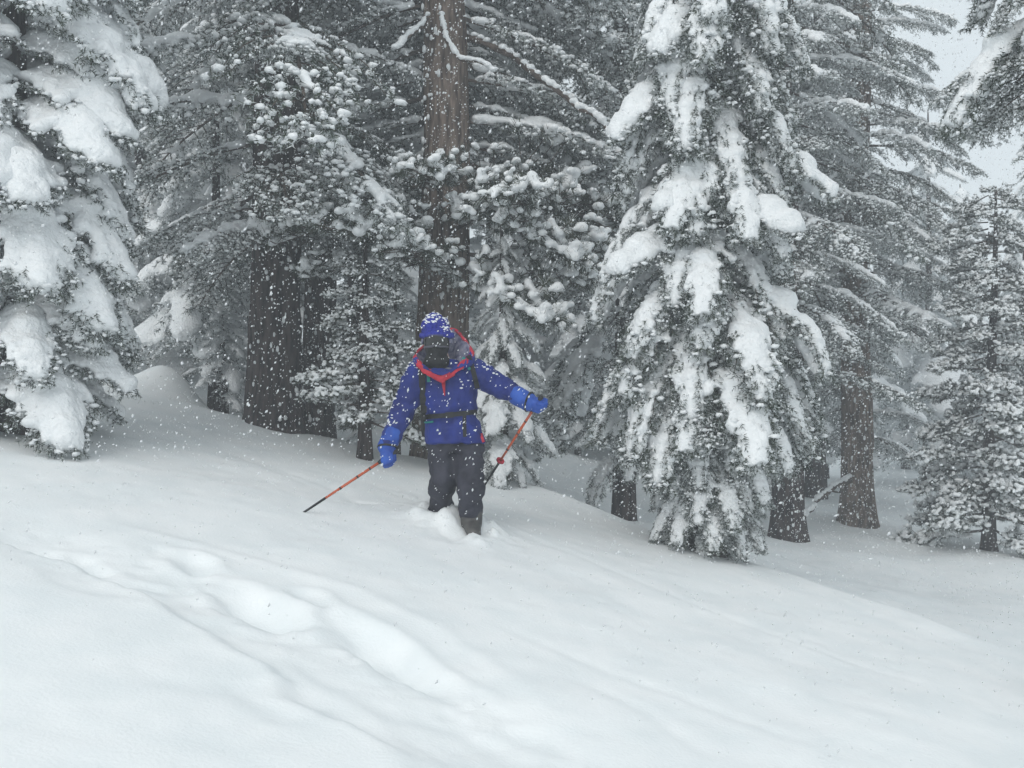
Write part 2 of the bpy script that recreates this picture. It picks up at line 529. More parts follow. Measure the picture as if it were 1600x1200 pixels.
def pine_bough(seed, L, a0, a1, ntuft, name, ball=.040, per=38, frost=.18, keep=.88):
    rg = np.random.default_rng(seed)
    N = 10
    ax = bend((0, 0, 0), 0, R(a0), R(a1), L, N, 1, .09, rg)
    wood = [tube(ax, np.linspace(.024, .008, N + 1), 5)]
    tips = []; C = []; RR = []
    for k in range(ntuft):
        t = .25 + .75 * (k + rg.random()) / ntuft
        f = t * N; j = min(int(f), N - 1)
        p = ax[j] * (1 - f + j) + ax[j + 1] * (f - j)
        sd = -1 if k % 2 else 1
        sl = (.12 + .42 * rg.random()) * (1.15 - .6 * t)
        yaw = sd * R(25 + 55 * rg.random())
        sub = bend(p, yaw, R(rg.uniform(-30, 45)), R(rg.uniform(-15, 60)), sl, 3, 1, .15, rg)
        wood.append(tube(sub, (.006, .005, .004, .003), 3, cap=False))
        tips.append((sub[-1], sub[-1] - sub[-2]))
        if rg.random() < .6:
            sub2 = bend(sub[1], yaw + R(rg.uniform(-70, 70)), R(rg.uniform(-40, 30)), R(rg.uniform(-20, 50)), sl * .6, 2, 1, .1, rg)
            wood.append(tube(sub2, (.005, .004, .003), 3, cap=False))
            tips.append((sub2[-1], sub2[-1] - sub2[-2]))
    tips.append((ax[-1], ax[-1] - ax[-2]))
    for i in range(2, N, 1):
        if rg.random() < .75:
            r = .026 + .02 * rg.random()
            for tt in (0, .5):
                q = ax[i] * (1 - tt) + ax[i + 1] * tt
                C.append(q + (0, 0, .018 + r * .3)); RR.append((r * 1.6, r * 1.2, r * .8))
    NV, NF, NI, n = [], [], [], 0
    for p, d in tips:
        d = d / (np.linalg.norm(d) + 1e-9)
        m = per
        Q = rg.normal(size=(m, 3)); Q /= np.linalg.norm(Q, axis=1)[:, None]
        dirn = Q * .95 + d * .55; dirn /= np.linalg.norm(dirn, axis=1)[:, None]
        st = p - d * .07 * rg.random((m, 1))
        l = .06 + .055 * rg.random((m, 1))
        side = np.cross(dirn, rg.normal(size=(m, 3))); side /= np.linalg.norm(side, axis=1)[:, None] + 1e-9
        w = .010
        V = np.stack([st - side * w / 2, st + side * w / 2, st + dirn * l], 1).reshape(-1, 3)
        NV.append(V); NF.append(np.arange(len(V)).reshape(-1, 3) + n); n += len(V)
        NI.append((rg.random(m) < frost).astype(int))
        if rg.random() < keep:
            r = ball * (.65 + .6 * rg.random())
            C.append(p + (0, 0, r * .55)); RR.append((r * rg.uniform(.95, 1.25), r * rg.uniform(.95, 1.25), r * rg.uniform(.75, .95)))
            for _ in range(int(rg.integers(0, 3))):
                o = rg.normal(size=3) * (.05, .05, .018)
                C.append(p + o + (0, 0, r * .4)); RR.append((r * .8, r * .8, r * .62))
    b = Bough(); b.L = L; b.reach = float(ax[-1][0]); b.drop = float(ax[-1][2])
    WV, WF = cat_tris(wood)
    b.wood = tri_mesh(name + '_wood', WV, WF, [M['twig']], smooth=True)
    b.needles = tri_mesh(name + '_needles', np.concatenate(NV), np.concatenate(NF), [M['pine'], M['frost']], np.concatenate(NI))
    SV, SF = blobs(C, RR)
    b.snow = remesh(SV, SF, .017, 2, name + '_snow', [M['pad']])
    return b

LADEN = [fir_bough(100 + i, 1.1, a0, a1, .95, th * 1.08, .38, 'laden_bough', crumbs=.3) for i, (a0, a1, th) in enumerate(
    [(-5, -48, .115), (-12, -62, .10), (-2, -40, .13), (-18, -68, .095), (-8, -55, .12), (4, -50, .105)])]
PILLOW = [fir_bough(400 + i, 1.1, a0, a1, 1.0, th, .4, 'pillow_bough', lateral=.46, crumbs=.35) for i, (a0, a1, th) in enumerate(
    [(-5, -50, .125), (-12, -64, .11), (0, -44, .13), (-20, -70, .105), (-8, -58, .12)])]
STEEP = [fir_bough(130 + i, 1.2, a0, a1, .82, th * 1.0, .36, 'hanging_bough', lateral=.36, voxel=.02, crumbs=.16) for i, (a0, a1, th) in enumerate(
    [(-28, -74, .085), (-35, -80, .075), (-22, -70, .095), (-40, -78, .08), (-30, -66, .09)])]
SPRAY = [fir_bough(160 + i, 1.9, a0, a1, fu, th * .85, fr + .32, 'spray_bough', lateral=.42, per_m=190, voxel=.03) for i, (a0, a1, fu, th, fr) in enumerate(
    [(-2, -30, .5, .085, .2), (-10, -38, .35, .075, .16), (2, -24, .6, .095, .22), (-15, -42, .25, .07, .14), (-5, -34, .7, .10, .22), (-8, -46, .4, .08, .2)])]
BARE = [fir_bough(190 + i, 1.7, a0, a1, (.1), .05, .38, 'bare_bough', lateral=.42, per_m=170, voxel=.03, crumbs=.35) for i, (a0, a1) in enumerate(
    [(-6, -40), (-14, -50), (0, -34), (-20, -55)])]
TUFT = [pine_bough(220 + i, 1.3, a0, a1, nt_, 'pine_bough') for i, (a0, a1, nt_) in enumerate(
    [(4, -12, 58), (-4, -20, 62), (8, 4, 56), (-10, -24, 60), (0, -8, 64), (-14, -30, 58)])]
KINDS = dict(pillow=PILLOW, laden=LADEN, steep=STEEP, spray=SPRAY, bare=BARE, tuft=TUFT)

# ------------------------------------------------------------------ trees
def trunk_mesh(r0, H, seed, mat, seg=28, rows=70, ridge=.09, name='trunk', flare=.35):
    a = np.linspace(0, 2 * np.pi, seg, endpoint=False)
    h = np.linspace(-.5, H, rows)
    A, Hh = np.meshgrid(a, h)
    t = np.clip(Hh / H, 0, 1)
    rad = r0 * (1 - t) ** .8 + .012
    rad = rad * (1 + flare * np.exp(-np.clip(Hh, 0, None) / .22))
    gro = vnoise(A * seg / 6.28 * .5 + seed * 13, Hh * 2.2 + seed, seed) * .6 + vnoise(A * seg / 6.28 * .9, Hh * 5, seed + 3) * .5
    rad = rad * (1 + ridge * gro)
    lean = vnoise(Hh * .25 + seed * 7.3, np.zeros_like(Hh), seed + 9) * .08
    lean = lean - lean[0]
    V = np.stack([np.cos(A) * rad + lean * np.clip(Hh, 0, 3) / 3, np.sin(A) * rad, Hh], -1).reshape(-1, 3)
    F = []
    for i in range(rows - 1):
        j = np.arange(seg); k = (j + 1) % seg
        F.append(np.stack([i * seg + j, i * seg + k, (i + 1) * seg + k, (i + 1) * seg + j], 1))
    return tri_mesh(name, V, np.concatenate(F), [mat], smooth=True)

def put_bough(root, b, h, az, s, pitch, roll, r0):
    w = obj('branch', b.wood, root, (math.cos(az) * r0 * .7, math.sin(az) * r0 * .7, h))
    w.rotation_mode = 'XYZ'
    w.rotation_euler = (roll, pitch, az)
    w.scale = (s, s, s)
    obj('needles', b.needles, w)['kind'] = 'stuff'
    obj('snow_load', b.snow, w)['kind'] = 'stuff'
    return w

def in_view(p, margin=1.0):
    """keep only limbs the photograph could show, with a margin round the frame"""
    x, y, z = p
    if y < 1: return False
    return abs(x) < y * 800 / FPX + margin and z < y * 600 / FPX + margin * 1.3

def tree(name, label, u, D, tr, H, h0, h1, rfun, dens, kinds, seed, bark='dark_bark', azf=None, group=None, dz=0.0, cat='tree', pitch=(-.06, .10), seg=28, ridge=.09, margin=1.2):
    rg = random.Random(seed)
    x, y = (u - 800) / FPX * D, D
    z = gh(x, y) - .03 + dz
    root = bpy.data.objects.new(name, None); COL.objects.link(root)
    root.location = (x, y, z); root.empty_display_size = .2
    tag(root, label, cat, group)
    tk = obj('trunk', trunk_mesh(tr, H, seed, M[bark], seg=seg, ridge=ridge), root)
    if tr > .15:                                   # wind-plastered snow in the furrows of the bark
        q = np.random.default_rng(seed)
        m = 420
        fa = q.uniform(-2.6, -.4, m) + q.normal(size=m) * .3; fh = q.uniform(.0, 6.5, m)
        fr_ = tr * (1 - fh / H) ** .8 * (1 + .35 * np.exp(-fh / .22)) + .010
        sz = .006 + .018 * q.random(m) ** 2.5
        fV, fF = blobs(np.stack([np.cos(fa) * fr_, np.sin(fa) * fr_, fh], 1), np.stack([sz, sz, sz * q.uniform(.8, 2.6, m)], 1), ICO0)
        obj('snow_flecks', tri_mesh('snow_flecks', fV, fF, [M['pad']], smooth=True), tk)['kind'] = 'stuff'
    n = int((h1 - h0) * dens)
    az = rg.random() * 6.28
    for i in range(n):
        h = h0 + (h1 - h0) * (i + rg.random() * .9) / n
        az += 2.39996 + rg.uniform(-.5, .5)
        a = az % (2 * math.pi)
        if azf is not None and not azf(h, a): continue
        k = kinds(h, rg) if callable(kinds) else kinds
        b = rg.choice(KINDS[k])
        s = rfun(h) * rg.uniform(.8, 1.15) / max(b.reach, .72 * b.L)
        if b.drop * s < -(h + .04): s = (h + .04) / -b.drop
        mid = (x + math.cos(a) * rfun(h) * .6, y + math.sin(a) * rfun(h) * .6, z + h + b.drop * s * .4)
        if not in_view(mid, margin): continue
        r0 = tr * max(0, 1 - h / H) ** .8
        put_bough(root, b, h, a, s, rg.uniform(*pitch), rg.uniform(-.12, .12), r0)
    return root

def limb(root, pts, r, snow=.022, name='dead_branch'):
    """a bare crooked limb with a line of snow along its top (points relative to the tree's base)"""
    P = np.array(pts, float)
    t = np.linspace(0, 1, len(P)); tt = np.linspace(0, 1, len(P) * 5)
    Q = np.stack([np.interp(tt, t, P[:, k]) for k in range(3)], 1)
    for _ in range(3):
        Q[1:-1] = (Q[:-2] + 2 * Q[1:-1] + Q[2:]) / 4
    Q = Q + rng.normal(size=Q.shape) * r * .5
    Q[1:-1] = (Q[:-2] + 2 * Q[1:-1] + Q[2:]) / 4
    V, F = tube(Q, np.linspace(r, r * .35, len(Q)) * (.8 + .4 * rng.random(len(Q))), 6)
    b = obj(name, tri_mesh(name, V, F, [M['twig']], smooth=True), root)
    if snow:
        rad = np.linspace(r, r * .35, len(Q))
        C = Q + np.stack([0 * rad, 0 * rad, rad + snow * .35], 1)
        s = snow * (.8 + .6 * rng.random(len(Q)))
        SV, SF = blobs(C, np.stack([s * 1.3, s * 1.3, s * .9], 1))
        obj('snow_line', remesh(SV, SF, .014, 2, 'snow_line', [M['pad']]), b)
    return b

def local(root, u, v, D):
    """photo position at a distance, relative to a tree's base"""
    l = root.location
    return ((u - 800) / FPX * D - l.x, D - l.y, (600 - v) / FPX * D - l.z)

def front(a):  return math.cos(a + math.pi / 2)       # 1 towards the camera, -1 away

# 1 left foreground fir, bowed under smooth pads
t_left = tree('fir_tree', 'big snow-bowed fir at the left edge with the thickest smooth snow pads', 25, 8.4, .11, 8.5, .3, 5.0,
     lambda h: float(np.interp(h, [0, 1.2, 2.0, 5], [.76, .80, .90, .88])), 20, lambda h, rg: rg.choice(['pillow', 'pillow', 'pillow', 'laden']), 11)
# 2 dark trunk, left of centre
t_dark = tree('fir_tree', 'tall fir with the thick almost black trunk left of the skier', 430, 10.9, .265, 15, 1.9, 7.5,
     lambda h: 2.0 if h > 2.5 else 1.5, 8.5, lambda h, rg: rg.choice(['bare', 'bare', 'spray', 'spray']) if h < 3.0 else rg.choice(['spray', 'spray', 'spray', 'bare']), 23, seg=40)
# 3 thinner trunk just behind it
tree('fir_tree', 'fir whose brown trunk stands close behind the almost black one', 494, 13.2, .20, 14, 2.6, 7.5,
     lambda h: 1.7, 7, lambda h, rg: rg.choice(['bare', 'spray']), 31)
# 4 centre tree with the furrowed brown trunk
def az4(h, a):
    f = front(a)
    if h < 3.1: return f > -.15
    if h < 5.2: return f < -.05
    return f < .5
t_mid = tree('pine_tree', 'old pine with the furrowed brown trunk rising straight behind the skier', 690, 11.2, .285, 15, 2.05, 7.6,
     lambda h: 1.5 if h < 3.1 else 2.0, 24, lambda h, rg: 'tuft' if h < 3.3 or rg.random() < .06 else 'spray', 47, bark='bark', azf=az4, seg=56, ridge=.11)
limb(t_mid, [local(t_mid, 690, 25, 10.9), local(t_mid, 697, 60, 10.75), local(t_mid, 722, 96, 10.7), local(t_mid, 752, 96, 10.7), local(t_mid, 775, 112, 10.7)], .024, .024)
limb(t_mid, [local(t_mid, 668, 30, 10.9), local(t_mid, 640, 55, 10.7), local(t_mid, 615, 76, 10.6)], .026, .028)
limb(t_mid, [local(t_mid, 730, 60, 11.2), local(t_mid, 800, 85, 11.0), local(t_mid, 860, 135, 10.9), local(t_mid, 930, 180, 10.8), local(t_mid, 960, 215, 10.8)], .04, .032)
# 5 small pine by the skier's shoulder
tree('pine_sapling', 'small bushy pine with ball-like snow tufts left of the skier', 570, 10.1, .055, 2.1, .35, 2.0,
     lambda h: .30 + .42 * max(0, 1 - h / 2.1), 24, 'tuft', 53, cat='tree')
# 6 narrow young fir right of the skier
tree('fir_sapling', 'narrow young fir spire just right of the skier', 785, 10.3, .05, 2.5, .1, 2.4,
     lambda h: .12 + .46 * max(0, 1 - h / 2.5), 24, lambda h, rg: rg.choice(['laden', 'steep', 'steep']), 59)
# 7 dark fir behind the big right one
tree('fir_tree', 'dark fir with thinly snowed branches between the skier and the big drooping fir', 975, 12.8, .12, 14, .7, 7.5,
     lambda h: .55 if h < 2.2 else 1.2, 12, lambda h, rg: rg.choice(['steep', 'bare', 'spray']) if h < 2.6 else rg.choice(['bare', 'bare', 'spray']), 61)
# 8 big drooping fir right of centre
t_fir = tree('fir_tree', 'big drooping fir right of centre with its lowest bough touching the snow', 1105, 8.9, .13, 9.5, .15, 5.2,
     lambda h: float(np.interp(h, [0, .5, 1.3, 1.9, 2.6, 3.0, 5], [.38, .42, .50, .90, .86, .80, .78])), 26, lambda h, rg: rg.choice(['steep', 'steep', 'steep', 'bare'] if h < 1.6 else ['steep', 'steep', 'steep', 'steep', 'steep', 'laden']), 67)
for q_, (aq, hq, sq) in enumerate([(-95, .62, .55), (-60, .55, .5), (-128, .58, .5), (-25, .66, .55), (-160, .6, .5), (-78, .85, .6), (-110, .95, .62), (-50, 1.0, .6)]):
    put_bough(t_fir, STEEP[q_ % len(STEEP)], hq, R(aq), sq, 0, 0, .12)     # the skirt that sweeps the snow
# 9 dark trunk on the right
tree('fir_tree', 'fir with the bare dark trunk just right of the big drooping fir', 1231, 14.8, .215, 15, 2.3, 9.0,
     lambda h: 1.4, 11, lambda h, rg: rg.choice(['spray', 'spray', 'bare']), 71)
# 10 reddish trunk on the right
t_red = tree('fir_tree', 'fir with the pale reddish trunk standing in the snow on the right', 1339, 17.0, .25, 15, 1.35, 8.4,
     lambda h: 1.0 if h < 3.0 else 1.85 - .07 * h, 15, lambda h, rg: rg.choice(['spray', 'spray', 'bare']), 73, bark='bark', seg=40, azf=lambda h, a: h > 3.2 or front(a) < -.35)
limb(t_red, [local(t_red, 1325, 750, 16.8), local(t_red, 1300, 762, 16.4), local(t_red, 1270, 790, 16.0), local(t_red, 1258, 808, 15.8)], .05, .035, 'broken_branch')
limb(t_red, [local(t_red, 1312, 770, 16.8), local(t_red, 1285, 762, 16.4), local(t_red, 1262, 745, 16.0)], .018, 0, 'dead_branch')
# 11 young pine at the right edge
tree('pine_tree', 'young pine with a full skirt of snowy tufts at the right edge', 1545, 15.3, .09, 5.3, .3, 5.3,
     lambda h: .46 + .64 * max(0, 1 - h / 5.4) ** .9, 20, 'tuft', 79)
# 12 the near tree whose boughs hang into the top right corner
t_near = tree('fir_tree', 'near fir in the top right corner with dark boughs hanging into the sky', 1712, 6.3, .12, 8, 3.5, 6.2,
     lambda h: .72, 24, lambda h, rg: rg.choice(['bare', 'steep', 'bare']), 83, margin=.9)
put_bough(t_near, SPRAY[3], 4.2, R(172), .5, .05, 0, .1)
put_bough(t_near, BARE[2], 4.75, R(190), .62, .0, 0, .1)

# ------------------------------------------------------------------ far trees: trunk, crown and snow each one mesh, shared by copies
def far_crown(seed, H, Rr, kinds, n, h0=.9):
    rg = random.Random(seed)
    nv, ni, sv = [], [], []
    az = 0
    for i in range(n):
        h = h0 + (H - .08 - h0) * ((i + rg.random()) / n) ** .8
        az += 2.39996 + rg.uniform(-.4, .4)
        b = rg.choice(FAR[rg.choice(kinds)])
        r = .34 + Rr * (1 - h / H) ** .75
        s = r * rg.uniform(.8, 1.15) / b.reach
        m = Matrix.Translation((math.cos(az) * .08, math.sin(az) * .08, h)) @ Matrix.Rotation(az, 4, 'Z') @ Matrix.Rotation(rg.uniform(-.05, .12), 4, 'Y') @ Matrix.Scale(s, 4)
        m = np.array(m)
        V, F, I = b.na
        nv.append((V @ m[:3, :3].T + m[:3, 3], F)); ni.append(I)
        V, F, I = b.sa
        sv.append((V @ m[:3, :3].T + m[:3, 3], F))
    NV, NF = cat_tris(nv); SV, SF = cat_tris(sv)
    return (tri_mesh('far_crown', NV, NF, [M['needle'], M['frost']], np.concatenate(ni)),
            tri_mesh('far_snow', SV, SF, [M['pad']], smooth=True))

FAR = {}
FAR['laden'] = [fir_bough(300 + i, 1.5, a0, a1, .98, .12, .75, 'far_laden', per_m=34, voxel=.05, deci=.5, crumbs=.3, nl=.042, nw=.011) for i, (a0, a1) in enumerate([(-5, -45), (-15, -60)])]
FAR['spray'] = [fir_bough(310 + i, 1.8, a0, a1, .85, .10, .72, 'far_spray', per_m=32, voxel=.05, deci=.5, crumbs=.3, nl=.042, nw=.011) for i, (a0, a1) in enumerate([(0, -30), (-10, -45)])]
for k in FAR:
    for b in FAR[k]:
        V, F, I = arrays(b.needles)
        V = V.reshape(-1, 3, 3); c = V.mean(1, keepdims=True)
        b.na = (((V - c) * 1.7 + c).reshape(-1, 3), F, I)      # coarser blades for trees this far away
        b.sa = arrays(b.snow)
FARM = []
for seed, H, Rr, kinds, n in ((1, 15, 1.9, ['spray', 'laden'], 74), (2, 16, 2.2, ['spray', 'spray', 'laden'], 84), (3, 8, 1.5, ['laden'], 46), (4, 5, 1.0, ['laden', 'spray'], 34)):
    c, s = far_crown(seed, H, Rr, kinds, n)
    FARM.append((trunk_mesh(.20 if H > 10 else .1, H, seed + 50, M['dark_bark'], seg=12, rows=24), c, s, H))

def far_tree(label, u, D, var, sc, rot):
    x, y = (u - 800) / FPX * D, D
    root = bpy.data.objects.new('distant_fir', None); COL.objects.link(root)
    root.location = (x, y, gh(x, y) - .05); root.rotation_euler = (0, 0, rot); root.scale = (sc, sc, sc)
    tag(root, label, 'tree', 'hazy firs in the forest behind')
    tm, c, s, H = FARM[var]
    obj('trunk', tm, root); obj('crown', c, root)['kind'] = 'stuff'; obj('snow_load', s, root)['kind'] = 'stuff'
    return root

FT = [
    ('hazy tall fir filling the top left corner behind the big snow-bowed fir', 60, 15, 0, .95),
    ('grey fir half hidden behind the snowy edge of the leftmost fir', 165, 14.5, 2, .85),
    ('pale fir with a thin trunk beside the small snow mound', 225, 18, 0, .9),
    ('hazy fir rising behind the small snow mound on the crest', 285, 21, 1, .9),
    ('snow-heavy fir standing left against the almost black trunk', 335, 13.2, 2, .72),
    ('low snowy fir at the foot of the almost black trunk', 352, 12.6, 3, .42),
    ('tall grey fir seen above the almost black trunk', 400, 19, 1, 1.0),
    ('hazy fir in the gap between the almost black and the furrowed trunk', 560, 18, 0, 1.0),
    ('hazy fir hidden behind the furrowed brown trunk', 655, 22, 1, 1.0),
    ('low young fir showing between the small bushy pine and the skier', 620, 13, 3, .5),
    ('grey fir directly right of the furrowed brown trunk', 770, 23, 0, .95),
    ('pale fir behind the narrow young spire right of the skier', 815, 24, 2, .8),
    ('faintest fir in the white gap right of the furrowed trunk', 868, 33, 1, .55),
    ('small pale fir with a visible thin trunk right of the pole hand', 903, 22, 2, .62),
    ('hazy fir behind the dark thinly snowed fir', 1000, 25, 1, .95),
    ('hazy fir behind the top of the big drooping fir', 1070, 24, 0, 1.1),
    ('hazy fir showing between the big drooping fir and its dark neighbour trunk', 1165, 22, 1, 1.0),
    ('grey fir behind the bare dark trunk on the right', 1275, 21, 0, .95),
    ('short hazy fir right of the pale reddish trunk', 1415, 28, 2, .95),
    ('faint fir with its tip against the white sky', 1450, 24, 2, 1.08),
    ('far fir below the white sky left of the young right-edge pine', 1500, 30, 2, 1.0),
    ('hazy fir behind the young pine at the right edge', 1600, 20, 2, .68),
    ('broad grey fir at the right edge beyond the young pine', 1640, 26, 2, 1.15),
    ('low fir in the hollow between the two right-hand trunks', 1290, 25, 3, .7),
]
for i, (label, u, D, var, sc) in enumerate(FT):
    far_tree(label, u, D, var, sc, i * 1.9)

# ------------------------------------------------------------------ the skier
PX = SK_D / FPX
SK0 = Vector((SKX, SK_D, -(830 - 600) * PX))
def S(u, v, y=0.0):
    return np.array([(u - 715) * PX, y, (830 - v) * PX])

CL = {}
CL['jacket'] = add_noise(new_mat('blue_anorak', (.012, .016, .2), .6, .25), 7.0, (.005, .013, .125), (.011, .028, .22), stretch=(1, 1, .6), bump=.9, bscale=9, dist=.03)
CL['pants'] = add_noise(new_mat('charcoal_trousers', (.03, .03, .045), .7, .25), 6.0, (.016, .016, .026), (.04, .04, .058), stretch=(1, 1, .7), bump=.9, bscale=9, dist=.03)
CL['hat'] = add_noise(new_mat('blue_fleece', (.03, .035, .24), .9, .1), 60.0, (.014, .018, .18), (.04, .05, .34), bump=.8, bscale=90, dist=.006)
CL['glove'] = add_noise(new_mat('bright_blue_glove', (.02, .09, .42), .55, .3), 14.0, (.008, .045, .28), (.02, .09, .42), bump=.3, bscale=40, dist=.004)
CL['black'] = add_noise(new_mat('black_webbing', (.012, .012, .014), .7, .3), 30.0, (.006, .006, .007), (.02, .02, .022))
CL['lens'] = new_mat('goggle_lens', (.006, .006, .008), .12, .6)
CL['red'] = add_noise(new_mat('red_lining', (.42, .02, .04), .65, .2), 20.0, (.30, .012, .03), (.5, .03, .055))
CL['lining'] = add_noise(new_mat('grey_lining', (.16, .16, .26), .8, .2), 25.0, (.09, .09, .17), (.3, .3, .38))
CL['teal'] = new_mat('teal_webbing', (.01, .22, .2), .6, .3)
CL['skin'] = new_mat('skin', (.5, .32, .25), .5, .3)
CL['boot'] = add_noise(new_mat('boot_shell', (.05, .05, .05), .5, .4), 12.0, (.03, .03, .032), (.09, .085, .08))
CL['orange'] = new_mat('orange_pole', (.48, .09, .03), .4, .4)
CL['frame'] = new_mat('goggle_frame', (.07, .07, .09), .4, .4)
CL['grip'] = new_mat('dark_grip', (.02, .02, .022), .6, .3)

person = bpy.data.objects.new('person', None); COL.objects.link(person)
person.location = SK0
tag(person, 'skier in blue anorak, blue hat and dark goggles standing shin-deep in snow', 'person')

def capsule(a, b, r0, r1, n=8, ell=(1, 1, 1)):
    t = np.linspace(0, 1, n)[:, None]
    C = np.asarray(a) * (1 - t) + np.asarray(b) * t
    r = (r0 + (r1 - r0) * t) * np.array(ell)
    return blobs(C, r, ICO2)

def loft(secs, n=36, power=2.3):
    """closed body of horizontal superellipse sections (centre, half width, half depth)"""
    a = np.linspace(0, 2 * np.pi, n, endpoint=False)
    ca, sa = np.cos(a), np.sin(a)
    ex = np.sign(ca) * abs(ca) ** (2 / power); ey = np.sign(sa) * abs(sa) ** (2 / power)
    V = np.concatenate([np.stack([c[0] + w * ex, c[1] + d * ey, np.full(n, c[2])], 1) for c, w, d in secs])
    F = []
    for i in range(len(secs) - 1):
        for j in range(n):
            p, q = i * n + j, i * n + (j + 1) % n
            F += [(p, q, q + n), (p, q + n, p + n)]
    V = np.concatenate([V, [secs[0][0]], [secs[-1][0]]])
    c0, c1 = len(V) - 2, len(V) - 1
    k = (len(secs) - 1) * n
    for j in range(n):
        F.append((c0, (j + 1) % n, j)); F.append((c1, k + j, k + (j + 1) % n))
    return V, np.array(F)

def wrinkle(me, amp, sc, seed, squash=(1, 1, 1)):
    from mathutils import noise
    V, F, I = arrays(me)
    N = np.empty(len(me.vertices) * 3, dtype=np.float32)
    me.vertices.foreach_get('normal', N); N = N.reshape(-1, 3)
    d = np.array([noise.noise(Vector((v[0] * sc * squash[0] + seed, v[1] * sc * squash[1], v[2] * sc * squash[2]))) +
                  .5 * noise.noise(Vector((v[0] * sc * 2.3 + seed, v[1] * sc * 2.3, v[2] * sc * 2.3))) for v in V])
    d = np.where(d < 0, d * 1.4, d)
    V = V + N * (amp * d)[:, None]
    me.vertices.foreach_set('co', V.astype(np.float32).ravel()); me.update()
    return me

HEAD = S(684, 539, -.08)
LEFT = dict(sh=S(655, 585, .0), el=S(631, 640, -.02), wr=S(610, 692, -.14), fist=S(609, 712, -.18))
RIGHT = dict(sh=S(741, 580, .0), el=S(789, 608, .03), wr=S(822, 626, -.08), fist=S(838, 631, -.11))
LL = dict(hip=S(691, 695, .02), kn=S(693, 748, -.08), ank=S(687, 806, .12), toe=S(684, 818, .02))
RL = dict(hip=S(732, 695, .02), kn=S(736, 760, -.15), ank=S(737, 803, -.05), toe=S(742, 824, -.18))

# body under the clothes: one continuous figure
bp_ = [loft([(S(704, 700, .02), .14, .10), (S(704, 650, .02), .14, .10), (S(701, 600, .0), .16, .10), (S(699, 578, .0), .13, .08), (S(695, 572, -.01), .06, .06)]),
       capsule(S(696, 580, -.01), HEAD, .06, .06), blobs([HEAD, HEAD + (0, -.035, -.05), HEAD + (0, -.10, -.012)], [(.070, .088, .108), (.06, .07, .07), (.014, .02, .026)], ICO2)]
for A in (LEFT, RIGHT):
    bp_ += [capsule(A['sh'], A['el'], .055, .042), capsule(A['el'], A['wr'], .042, .03), capsule(A['wr'], A['fist'], .03, .034)]
for A in (LL, RL):
    bp_ += [capsule(A['hip'], A['kn'], .085, .06), capsule(A['kn'], A['ank'], .06, .042), capsule(A['ank'], A['ank'] * .5 + A['toe'] * .5, .036, .03)]
obj('body', remesh(*cat_tris(bp_), .014, 3, 'body', [CL['skin']]), person)

# trousers
tp = [loft([(S(709, 706, .02), .19, .135), (S(709, 685, .02), .195, .14), (S(706, 665, .02), .17, .12)])]
for A, k in ((LL, 0), (RL, 1)):
    mid = (A['kn'] + A['ank']) / 2
    tp += [capsule(A['hip'], A['kn'], .116, .098), capsule(A['kn'], mid, .102, .090), capsule(mid, A['ank'], .086, .100 if k == 0 else .082)]
trousers = wrinkle(remesh(*cat_tris(tp), .011, 3, 'trousers', [CL['pants']]), .020, 8.5, 3.1, (1, 1, 1.6))
obj('trousers', trousers, person)

# boots
for A in (LL, RL):
    d = A['toe'] - A['ank']
    bt = [capsule(A['ank'] + (0, 0, .02), A['ank'] - (0, 0, .06), .085, .08), capsule(A['ank'] - (0, 0, .06), A['toe'] - (0, 0, .02), .07, .052), capsule(A['ank'] - (0, -.05, .05), A['ank'] - (0, -.02, .05), .06, .06)]
    obj('boot', remesh(*cat_tris(bt), .011, 2, 'boot', [CL['boot']]), person)

# anorak
jp = [loft([(S(711, 692, .01), .215, .16), (S(711, 684, .01), .215, .16), (S(708, 665, .01), .20, .15), (S(704, 649, .01), .186, .135), (S(703, 630, .005), .20, .15),
            (S(701, 600, .0), .205, .15), (S(699, 583, .0), .185, .125), (S(697, 572, -.005), .13, .10), (S(695, 562, -.01), .095, .09)])]
for A, r in ((LEFT, (.108, .092, .066)), (RIGHT, (.10, .082, .06))):
    m1 = A['sh'] * .5 + A['el'] * .5
    jp += [capsule(A['sh'], A['el'], r[0], r[1]), capsule(A['el'], A['wr'], r[1], r[2])]
anorak = wrinkle(remesh(*cat_tris(jp), .010, 3, 'anorak', [CL['jacket']]), .017, 10, 1.7, (1, 1, 1.3))
jk = obj('anorak', anorak, person)
bvh = BVHTree.FromPolygons([v.co[:] for v in anorak.vertices], [p.vertices[:] for p in anorak.polygons])
def on_front(u, v, off=.008):
    p = S(u, v, -1.0)
    h = bvh.ray_cast(Vector(p), Vector((0, 1, 0)))
    y = h[0].y if h[0] is not None else -.12
    return np.array([p[0], y - off, p[2]])

def ribbon(pts, width, thick=.006, wdir=None):
    """flat strap following points; widths may vary"""
    P = np.asarray(pts, float); n = len(P)
    W = np.broadcast_to(np.asarray(width, float), (n,))
    T = np.gradient(P, axis=0); T /= np.linalg.norm(T, axis=1)[:, None] + 1e-9
    nrm = np.array([0, -1.0, 0]) if wdir is None else np.array(wdir, float)
    V, F = [], []
    for i in range(n):
        s = np.cross(T[i], nrm); s /= np.linalg.norm(s) + 1e-9
        k = np.cross(s, T[i])
        V += [P[i] - s * W[i] / 2, P[i] + s * W[i] / 2, P[i] + s * W[i] / 2 + k * thick, P[i] - s * W[i] / 2 + k * thick]
    for i in range(n - 1):
        for j in range(4):
            a, b = i * 4 + j, i * 4 + (j + 1) % 4
            F.append((a, b, b + 4, a + 4))
    F += [(3, 2, 1, 0), tuple((n - 1) * 4 + j for j in range(4))]
    return np.array(V), np.array(F)

